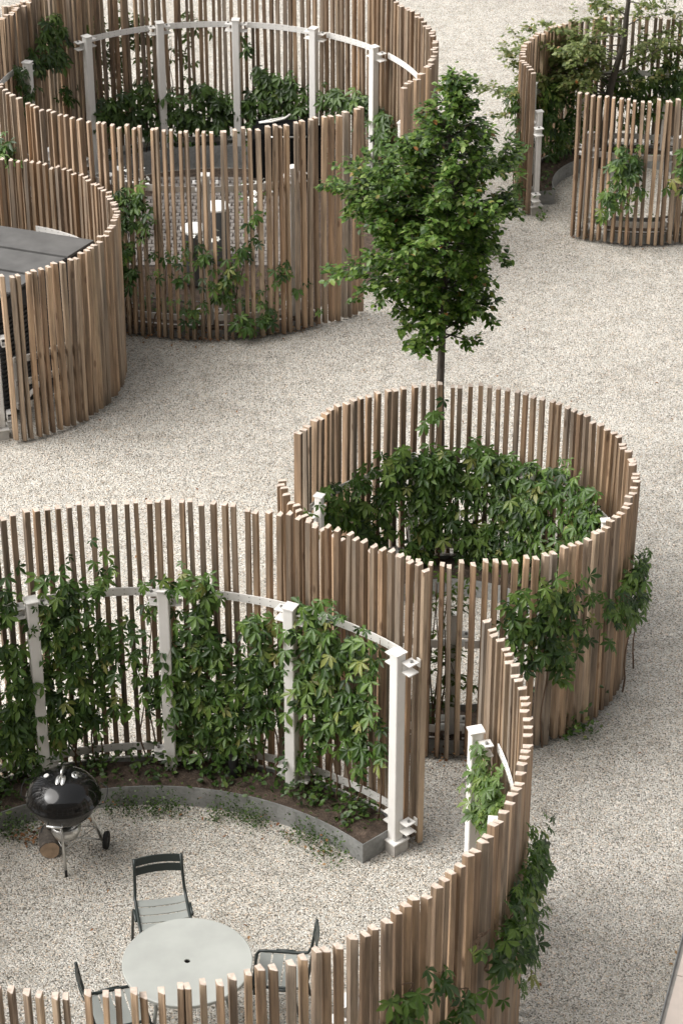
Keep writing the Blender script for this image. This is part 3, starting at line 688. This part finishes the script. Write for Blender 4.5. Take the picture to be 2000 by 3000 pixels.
tb = thing('round_table', 'round pale grey green metal table with a hole in its middle', 'table', None, (-1.13,13.43,0))
m = MB(); m.lathe([(.022,.742),(.474,.742),(.479,.738),(.48,.730),(.478,.712),(.47,.712),(.47,.730),(.022,.730),(.022,.742)], n=72)
m.build('tabletop', M['table'], tb, smooth=False)
m = MB(); m.lathe([(.0215,.731),(.0215,.70),(.03,.70)], n=20); m.build('hole_sleeve', M['black_matt'], tb)
for k in range(4):
    a = R(45 + 90*k); d = Vector((math.cos(a), math.sin(a), 0)); m = MB()
    m.tube([d*.30+Vector((0,0,.725)), d*.31+Vector((0,0,.55)), d*.36+Vector((0,0,.2)), d*.40+Vector((0,0,.005))], .014, 8); m.build('leg', M['chair'], tb, smooth=True)
m = MB(); m.tube([(.30*math.cos(R(45+90*k)), .30*math.sin(R(45+90*k)), .715) for k in (0,1,2,3,0)], .011, 6); m.build('apron_ring', M['chair'], tb, smooth=True)

def bar(m, pts, half, thick, mi=0):
    """flat strip that follows pts, half-width vector half, thickness vector thick"""
    half, thick = Vector(half), Vector(thick)
    for p, q in zip(pts, pts[1:]):
        p, q = Vector(p), Vector(q)
        m.hexa([p-half-thick, q-half-thick, q+half-thick, p+half-thick, p-half+thick, q-half+thick, q+half+thick, p+half+thick], mi)
def make_chair(label, loc, rz):
    """metal bistro chair, seat of curved slats; it faces local -y"""
    c = thing('garden_chair', label, 'chair', 'garden chairs round the table', loc, rz)
    w = .185
    ys = [.20,.115,.02,-.075,-.17]
    for i in range(4):                                  # seat slats, dished towards the middle
        y0, y1 = ys[i]-.0065, ys[i+1]+.0065; m = MB(); n = 8
        zz = lambda y: .452 - .012*math.cos(y*6) + .02*max(0, -y)
        for k in range(n):
            x0, x1 = -w+2*w*k/n, -w+2*w*(k+1)/n; s0 = -.012*(1-(x0/w)**2); s1 = -.012*(1-(x1/w)**2)
            m.hexa([(x0,y1,zz(y1)+s0-.003),(x1,y1,zz(y1)+s1-.003),(x1,y0,zz(y0)+s1-.003),(x0,y0,zz(y0)+s0-.003),
                    (x0,y1,zz(y1)+s0+.003),(x1,y1,zz(y1)+s1+.003),(x1,y0,zz(y0)+s1+.003),(x0,y0,zz(y0)+s0+.003)])
        m.build('seat_slat', M['chair'], c, smooth=False)
    for sg in (-1, 1):
        x = sg*(w+.012)
        m = MB(); m.tube([(x*.92,.265,.80),(x*.94,.245,.66),(x*.97,.222,.52),(x,.195,.462),(x,.10,.452),(x,-.12,.455),(x,-.175,.45),(x*1.01,-.20,.41),(x*1.05,-.215,.20),(x*1.08,-.225,0)], .0125, 8)
        m.build('side_frame', M['chair_dark'] if sg else None, c, smooth=True)
        m = MB(); x2 = sg*(w+.032)
        m.tube([(x2,-.05,.45),(x2,.08,.448),(x2*1.02,.12,.42),(x2*1.06,.17,.2),(x2*1.08,.205,0)], .0115, 8); m.build('rear_leg', M['chair_dark'], c, smooth=True)
    for z, y in ((.768,.258),(.686,.247)):              # two curved back slats
        m = MB(); n = 10; hh = .030
        for k in range(n):
            x0, x1 = -w*1.06+2.12*w*k/n, -w*1.06+2.12*w*(k+1)/n
            b0 = y + .030*(1-(x0/w)**2); b1 = y + .030*(1-(x1/w)**2)
            m.hexa([(x0,b0-.004-.008,z-hh),(x1,b1-.004-.008,z-hh),(x1,b1+.004-.008,z-hh),(x0,b0+.004-.008,z-hh),
                    (x0,b0-.004+.006,z+hh),(x1,b1-.004+.006,z+hh),(x1,b1+.004+.006,z+hh),(x0,b0+.004+.006,z+hh)])
        m.build('back_slat', M['chair_dark'], c)
    m = MB(); m.tube([(-w,-.19,.435),(w,-.19,.435)], .010, 6); m.build('front_rail', M['chair_dark'], c, smooth=True)
    return c
make_chair('dark green metal garden chair on the far side of the table', (-1.37,14.29,0), R(10.7))
make_chair('grey green metal garden chair to the right of the table', (-.46,13.655,0), R(-94.6))
make_chair('grey green metal garden chair left of the table, behind the front slats', (-1.63,13.25,0), R(107.3))

# ------------------------------------------------------------------ kettle grill
gr = thing('kettle_grill', 'black kettle grill on three legs with two wheels', 'grill', None, (-2.235,15.43,0), R(-8))
RZ = .70; rr = .292
m = MB(); m.lathe([(0,RZ-.24),(.10,RZ-.228),(.18,RZ-.185),(.24,RZ-.12),(.272,RZ-.05),(rr-.003,RZ),(rr-.003,RZ+.004)], n=48); m.build('bowl', M['black'], gr, smooth=True)
m = MB(); m.lathe([(rr+.002,RZ-.014),(rr+.013,RZ-.006),(rr+.013,RZ+.010),(rr+.001,RZ+.018),(rr-.005,RZ+.05),(rr-.022,RZ+.09),(.238,RZ+.128),(.185,RZ+.162),(.11,RZ+.186),(0,RZ+.195)], n=48)
lid = m.build('lid', M['black'], gr, smooth=True)
def on_lid(x, y):
    r2 = min(.97, (x*x+y*y)/(rr*rr)); return Vector((x, y, RZ+.012 + .182*math.sqrt(1-r2)))
m = MB(); m.tube([on_lid(-.0,.07)+Vector((0,0,.0)), on_lid(0,.07)+Vector((0,0,.055)), on_lid(0,-.01)+Vector((0,0,.06)), on_lid(0,-.03)+Vector((0,0,.0))], .011, 8); m.build('lid_handle', M['chrome'], lid, smooth=True)
m = MB()
for sx in (-1,1): m.lathe([(0,.006),(.018,.006),(.02,0)], on_lid(sx*.021,-.055)+Vector((0,0,.012)), 16, M=Matrix.Rotation(R(14),3,'X') @ Matrix.Diagonal((1,2.6,1)))
m.build('heat_shield', M['chrome'], lid, smooth=True)
tl = Matrix.Rotation(R(22),3,'Y')
m = MB(); m.lathe([(.012,.005),(.042,.005),(.043,0)], on_lid(.105,.05)+Vector((0,0,.004)), 24, M=tl); m.lathe([(0,.009),(.013,.009),(.013,.004)], on_lid(.105,.05)+Vector((0,0,.004)), 12, M=tl)
vent = m.build('vent_disc', M['chrome'], lid, smooth=True)
m = MB()
for k in range(4):
    a = R(45+90*k); m.lathe([(0,.0075),(.0085,.0075)], on_lid(.105,.05) + tl @ Vector((.026*math.cos(a), .026*math.sin(a), 0)) + Vector((0,0,.004)), 12, M=tl)
m.build('vent_holes', M['black_matt'], vent, kind='stuff')
m = MB(); m.lathe([(0,.012),(.02,.012),(.024,.002)], on_lid(-.135,.02), 20, M=Matrix.Rotation(R(-24),3,'Y')); m.build('thermometer', M['white_top'], lid, smooth=True)
m = MB(); m.tube([(-.06,-rr-.002,RZ-.05),(-.06,-rr-.04,RZ-.055),(.06,-rr-.04,RZ-.055),(.06,-rr-.002,RZ-.05)], .011, 8); m.build('front_handle', M['chrome'], gr, smooth=True)
for sg in (-1, 1):
    m = MB(); pts = [(sg*(rr+.0),-.05,RZ-.02),(sg*(rr+.05),-.04,RZ+.0),(sg*(rr+.06),.03,RZ+.03),(sg*(rr+.05),.10,RZ+.05),(sg*(rr-.02),.16,RZ+.04)]
    m.tube(pts, .0045, 6); m.build('side_loop', M['black_matt'], gr, smooth=True)
legs = [((0,-.14,RZ-.20),(.02,-.16,0)), ((-.17,.10,RZ-.18),(-.225,.25,.07)), ((.17,.10,RZ-.18),(.225,.25,.07))]
for p, q in legs:
    p, q = Vector(p), Vector(q); m = MB(); m.tube([p, p.lerp(q,.5), q], .012, 8); l = m.build('leg', M['chrome'], gr, smooth=True)
    if q.z < .01:
        m = MB(); m.tube([q+(p-q)*.14, q], .0125, 8); m.build('leg_cap', M['black_matt'], l, smooth=True)
m = MB(); m.tube([(-.25,.25,.075),(.25,.25,.075)], .007, 6); m.build('axle', M['chrome'], gr, smooth=True)
for sg in (-1, 1):
    rot = Matrix.Rotation(R(90),3,'Y')
    m = MB(); m.lathe([(.035,-.018),(.072,-.018),(.077,-.010),(.077,.010),(.072,.018),(.035,.018),(.035,-.018)], (sg*.262,.25,.077), 28, M=rot); wh = m.build('wheel', M['black_matt'], gr, smooth=True)
    m = MB(); m.lathe([(0,-.012),(.034,-.012),(.034,.012),(0,.012)], (sg*.262,.25,.077), 16, M=rot); m.build('hub', M['dark_grey'], wh)
m = MB(); m.lathe([(.0,.30),(.10,.305),(.12,.36),(.125,.43),(.115,.43),(.09,.34),(0,.33)], n=32); m.build('ash_catcher', M['chrome'], gr, smooth=True)
m = MB(); m.tube([(-.2,.17,.27),(.2,.17,.27),(.01,-.15,.27),(-.2,.17,.27)], .005, 5); m.build('wire_shelf', M['chrome'], gr, smooth=True)

lg = thing('cut_log', 'short cut log lying on the gravel beside the grill wheel', 'log', None, (-2.39,15.50,0), R(-262))
lm = Matrix.Rotation(R(90),3,'Y'); rn = random.Random(3); m = MB(); n = 20; vs = []; fs = []
for x in (0,.24):
    for k in range(n):
        a = 2*math.pi*k/n; r_ = .082*(1+.05*math.sin(3*a+1)+.03*math.sin(7*a)); vs.append((x, r_*math.cos(a), .083 + r_*1.02*math.sin(a)))
m.add(vs, [(k,(k+1)%n,(k+1)%n+n,k+n) for k in range(n)]); m.build('log_bark', M['bark'], lg, smooth=True)
for x, o_ in ((-.002,0),(.242,n)):
    m = MB(); m.face([(x, v[1]*.97, .083+(v[2]-.083)*.97) for v in vs[:n]][::-1 if x < 0 else 1]); m.build('cut_face', M['log'], lg)

for (x, y, lab) in ((-.915,16.42,'small black garden light in the soil bed right of the grill'),):
    t = thing('garden_light', lab, 'light', 'garden lights in the soil bed', (x,y,.14))
    m = MB(); m.lathe([(.0,0),(.045,0),(.045,.25),(.04,.265),(.036,.25),(.0,.245)], n=24); m.build('housing', M['black_matt'], t, smooth=False)
    m = MB(); m.lathe([(.035,.256),(0,.258)], n=24); m.build('lens', M['white_top'], t)
    m = MB(); m.box((0,.03,-.03),(.02,.02,.08)); m.build('spike', M['black_matt'], t)

# ------------------------------------------------------------------ shed inside ring C
P0 = Vector((-2.70,24.25,0)); u = Vector((-.943,.334,0)).normalized(); wv = Vector((-.513,-.858,0)).normalized()
sh = thing('garden_shed', 'low charcoal shed with a grey panelled flat roof and louvred side', 'shed', None, P0)
def quad_prism(m, a0, a1, b0, b1, z0, z1):
    q = [u*a0+wv*b0, u*a1+wv*b0, u*a1+wv*b1, u*a0+wv*b1]
    m.hexa([p+Vector((0,0,z0)) for p in q][::-1] + [p+Vector((0,0,z1)) for p in q][::-1])
LU, LW = 1.72, 1.75
edges = [0,.53,1.06,1.56,LW]
for b0, b1 in zip(edges, edges[1:]):
    m = MB(); quad_prism(m, 0, LU, b0+.024, b1-.024, 1.480, 1.512); bevel(m.build('roof_panel', M['roof'], sh), .006)
m = MB(); quad_prism(m, .01, LU, .0, LW-.01, 1.44, 1.474); m.build('roof_deck', M['black_matt'], sh)
m = MB(); quad_prism(m, .005, .03, .0, LW, 1.26, 1.438); m.build('fascia', M['shed'], sh)
m = MB(); quad_prism(m, .03, LU, LW-.03, LW-.005, 1.26, 1.438); m.build('fascia', M['shed'], sh)
m = MB(); quad_prism(m, .09, LU-.05, .05, LW-.09, .02, 1.439); m.build('body', M['shed'], sh)
for i in range(22):
    z = .06 + .054*i; m = MB(); quad_prism(m, .045, .07, .04, LW-.05, z, z+.028); m.build('louvre_slat', M['dark_grey'], sh)
m = MB(); quad_prism(m, 1.02, 1.30, 1.04, 1.30, 1.501, 1.66); quad_prism(m, .99, 1.33, 1.01, 1.33, 1.661, 1.69); m.build('roof_vent', M['dark_grey'], sh)
# white bracing frame at the near end of ring C
cx, cy, r, h = RING['C']
fr_ = thing('white_bracing_frame', 'white metal frame of rails and a diagonal at the shed enclosure gap', 'frame', None, (cx,cy,0))
for z in (.965,.69,.415):
    m = MB(); m.arc(0,0,r-.062,r-.052,z-.038,z+.038,-67.5,-40,12); b_ = m.build('rail', M['white'], fr_)
    m = MB()
    for k in range(9):
        a = -67+3*k
        for dz in (-.02,.02): m.box(((r-.051)*math.cos(R(a)),(r-.051)*math.sin(R(a)),z+dz),(.004,.009,.009),R(a))
    m.build('bolt_heads', M['bolt'], b_, kind='stuff')
p = lambda a, z: Vector(((r-.068)*math.cos(R(a)), (r-.068)*math.sin(R(a)), z))
m = MB(); m.box(p(-67.2,.69),(.008,.05,.60),R(-67.2)); m.build('upright', M['white'], fr_)
m = MB(); m.tube([p(-66.6,.42), p(-62,.52), p(-57,.62), p(-53,.69)], .028, 4); m.build('diagonal', M['white'], fr_)

# ------------------------------------------------------------------ inside ring D: setts, stools, covered barbecue, flowers
fl = thing('paved_floor', 'grey sett floor', 'paving', None, (-1.8,28.0,0)); del fl['label']; del fl['category']; fl['kind'] = 'structure'
mm = []
for k in range(4):
    rn = random.Random(k); m = MB(); a, b, z = .046, .046, .03
    j = lambda: rn.uniform(-.003,.003)
    m.hexa([(-a,-b,.002),(a,-b,.002),(a,b,.002),(-a,b,.002),(-a+.006+j(),-b+.006+j(),z+j()),(a-.006+j(),-b+.006+j(),z+j()),(a-.006+j(),b-.006+j(),z+j()),(-a+.006+j(),b-.006+j(),z+j())])
    mm.append(m.mesh('sett', [M['brick']]))
rn = random.Random(2)
for i in range(24):
    for k in range(12):
        x, y = -.60 + .1*k + (.05 if i % 2 else 0), -1.05 + .103*i
        o = link('sett', rn.choice(mm), fl, loc=(x,y,0)); o.rotation_euler = (0,0,rn.gauss(0,.03)+rn.choice((0,math.pi/2,math.pi)))
m = MB()
for i in range(-10, 18):
    for k in range(-16, 36):
        x, y = -.60 + .1*k + (.05 if i % 2 else 0), -1.05 + .103*i
        if 0 <= k < 12 and 0 <= i < 24: continue
        wx, wy = x-1.8+1.582, y+28.0-27.435
        if math.hypot(wx, wy) > 2.2 or wy < -.75 or abs(x) > 1.15: continue
        m.box((x,y,.015),(.09,.09,.026+rn.uniform(-.003,.003)))
m.build('outer_setts', M['brick'], fl, kind='stuff')
m = MB(); m.lathe([(0,.003),(2.26,.003),(2.26,.008),(0,.008)], (.218,-.565,0), 64); m.build('sett_bedding', M['soil'], fl)
for x, y, hh, lab in ((-1.503,26.83,.76,'grey cylinder stool with a round white top, the farther one'), (-1.748,26.24,.74,'grey cylinder stool with a round white top, the nearer one')):
    t = thing('cylinder_stool', lab, 'stool', 'white topped stools', (x,y,.03))
    m = MB(); m.lathe([(0,0),(.135,0),(.148,.01),(.155,hh-.07),(.155,hh-.065),(0,hh-.065)], n=36); m.build('body', M['stool_grey'], t, smooth=False)
    m = MB(); m.lathe([(0,hh-.064),(.158,hh-.064),(.162,hh-.058),(.162,hh-.04),(.155,hh-.03),(0,hh-.028)], n=36); m.build('seat', M['white_top'], t)
t = thing('covered_barbecue', 'large black barbecue cart behind the slats of the far enclosure', 'barbecue', None, (-.70,29.20,.03))
m = MB(); m.box((0,0,.42),(.92,.46,.56)); bevel(m.build('cabinet', M['black_cover'], t), .02)
m = MB(); q = [(-.41,-.23),(-.41,.23)]
prof = [(-.23,.702),(-.225,.76),(-.16,.80),(0,.81),(.16,.80),(.225,.76),(.23,.702)]
n = len(prof); m.add([(-.40,y,z) for y,z in prof]+[(.40,y,z) for y,z in prof], [(i,i+1,i+1+n,i+n) for i in range(n-1)]+[tuple(range(n)), tuple(range(2*n-1,n-1,-1)), (0,n,2*n-1,n-1)]); hood = m.build('hood', M['black_cover'], t)
m = MB(); m.tube([(-.25,-.235,.73),(-.25,-.28,.74),(.25,-.28,.74),(.25,-.235,.73)], .012, 8); m.build('hood_handle', M['chrome'], hood, smooth=True)
m = MB(); m.box((0,-.2315,.46),(.07,.003,.10)); m.build('tag_plate', M['white_top'], t)
for sx in (-1,1):
    for sy in (-1,1):
        m = MB(); m.lathe([(0,0),(.04,.01),(.05,.05),(.04,.09),(.02,.14)], (sx*.34,sy*.16,0), 12); m.build('caster', M['black_matt'], t, smooth=True)
tg = thing('barbecue_tongs', 'white tongs lying across the top of the black barbecue cart', 'tongs', None, (-.86,29.20,.862))
m = MB(); m.tube([(-.20,-.02,.0),(-.05,0,.0),(.12,.06,.02),(.20,.13,.05)], .014, 6); m.build('arm', M['white_top'], tg, smooth=True)
m = MB(); m.tube([(-.20,-.02,0),(-.05,.015,.02),(.12,.08,.03)], .012, 6); m.build('arm', M['white_top'], tg, smooth=True)
def flowers(label, c, nleaf, nflow, rad, hgt, seed):
    rn = random.Random(seed); t = thing('flowering_plant', label, 'plant', 'white flowering plants', c); fr = []
    for _ in range(nleaf):
        a = rn.uniform(0,6.28); q = rad*math.sqrt(rn.random()); z = hgt*rn.uniform(.15,1)
        s = rn.uniform(.05,.09); fr.append((leaf_frame(Vector((q*math.cos(a), q*math.sin(a), z)), Vector((rn.gauss(0,.4),rn.gauss(0,.4),1)), Vector((math.cos(a),math.sin(a),-.2)), s), s, rn.randrange(4)))
    for mtx, s, k in fr[:60]: link('leaf', LM['beech'][k], t, M=mtx)
    for _ in range(8):
        a = rn.uniform(0,6.28); q = rad*.7*rn.random(); m = MB(); m.tube([(0,0,0),(q*.5*math.cos(a),q*.5*math.sin(a),hgt*.5),(q*math.cos(a),q*math.sin(a),hgt*.95)], .004, 4); m.build('stem', M['vine_stem'], t)
    for i in range(nflow):
        a = rn.uniform(0,6.28); q = rad*math.sqrt(rn.random()); z = hgt*rn.uniform(.85,1.12)
        o = link('blossom', BLOS, t, loc=(q*math.cos(a),q*math.sin(a),z)); o.rotation_euler = (rn.gauss(0,.4)-.2,rn.gauss(0,.4),rn.uniform(0,6))
m = MB()
for k in range(6):
    a = R(60*k); d = Vector((math.cos(a),math.sin(a),0)); s = Vector((-d.y,d.x,0))
    m.face([d*.004, d*.022-s*.014+Vector((0,0,.006)), d*.042+Vector((0,0,.002)), d*.022+s*.014+Vector((0,0,.006))])
BLOS = m.mesh('blossom', [M['petal']])
flowers('white flowering plant left behind the far front slats', (-2.62,27.65,.03), 60, 26, .26, .72, 1)
flowers('white flowering plant right of the far white topped stool', (-1.05,27.60,.03), 50, 24, .22, .62, 2)
flowers('white flowering plant standing before the nearer white topped stool', (-1.62,25.95,.12), 50, 16, .20, .60, 3)

# ------------------------------------------------------------------ ground cover, moss, fallen leaves
def scatter(name, label, cat, mat, spots, size, flat=.25, protos=OVAL, z0=.0):
    rn = random.Random(name+label); m = MB()
    for (x, y, rx, ry, n, z) in spots:
        for _ in range(n):
            px, py = x + rn.gauss(0,rx), y + rn.gauss(0,ry); s = size*rn.uniform(.6,1.2); k = rn.randrange(len(protos)); a = rn.uniform(0,6.28)
            f = leaf_frame(Vector((px,py,z+abs(rn.gauss(0,flat*.2))+.006)), Vector((rn.gauss(0,flat),rn.gauss(0,flat),1)), Vector((math.cos(a),math.sin(a),0)), s)
            m.add([f @ Vector(v) for v in protos[k].v], protos[k].f)
    o = m.build(name, M[mat], smooth=True, kind='stuff'); o['label'] = label; o['category'] = cat; return o
def ring_spots(ring, rad, a0, a1, n, sr, cnt, z):
    cx, cy, r, _ = RING[ring]; rn = random.Random(ring+str(a0)); out = []
    for i in range(n):
        a = rn.uniform(a0,a1); q = rad + rn.gauss(0,sr)
        out.append((cx+q*math.cos(R(a)), cy+q*math.sin(R(a)), .07, .07, max(1,int(cnt*rn.uniform(.5,1.5))), z))
    return out
scatter('ground_ivy', 'low dark ivy spreading over the soil bed behind the grill', 'ground cover', 'creeper_dark',
        ring_spots('A',2.68,96,128,44,.09,14,.15)+ring_spots('A',2.66,80,95,18,.08,11,.15)+ring_spots('A',2.64,44,80,40,.1,12,.15), .06, .5)
scatter('bed_undergrowth', 'low undergrowth on the soil beds of the farther enclosures', 'ground cover', 'creeper_dark',
        ring_spots('B',1.27,-120,148,46,.1,10,.14)+ring_spots('D',2.5,38,128,36,.07,12,.15)+ring_spots('F',1.2,-105,188,40,.1,10,.14)+ring_spots('D',2.3,205,298,60,.12,16,.12), .06, .5)
scatter('moss_patches', 'dark moss and weeds along the steel edging on the gravel', 'moss', 'creeper_dark',
        ring_spots('A',2.29,46,60,12,.03,60,.002)+ring_spots('A',2.29,66,78,12,.03,70,.002)+ring_spots('A',2.29,84,100,12,.03,60,.002)+ring_spots('A',2.29,112,122,8,.03,50,.002), .024, .5)
scatter('foot_weeds', 'low weeds growing at the foot of the fences', 'weeds', 'creeper',
        ring_spots('B',1.62,-58,-36,5,.02,16,.02)+ring_spots('A',2.80,-80,-58,9,.04,16,.02)+[(2.52,28.1,.05,.04,20,.01)], .06, .6)
scatter('fallen_leaves', 'brown and orange fallen leaves along the fence feet', 'leaves', 'litter',
        ring_spots('D',2.66,222,300,90,.05,5,.0)+[(-2.52,15.72,.10,.07,90,.0),(-2.28,15.92,.10,.05,40,.0)]+ring_spots('B',1.62,-115,-75,26,.08,5,.0)
        +ring_spots('A',2.22,46,110,40,.05,2,.0)+ring_spots('F',1.45,-125,-60,20,.06,3,.0)+[(1.2,16.2,2.5,3,70,0),(0,21,3,2,80,0),(2.5,24,2,2,50,0),(-1,14.6,.8,.6,8,0)], .035, .3)
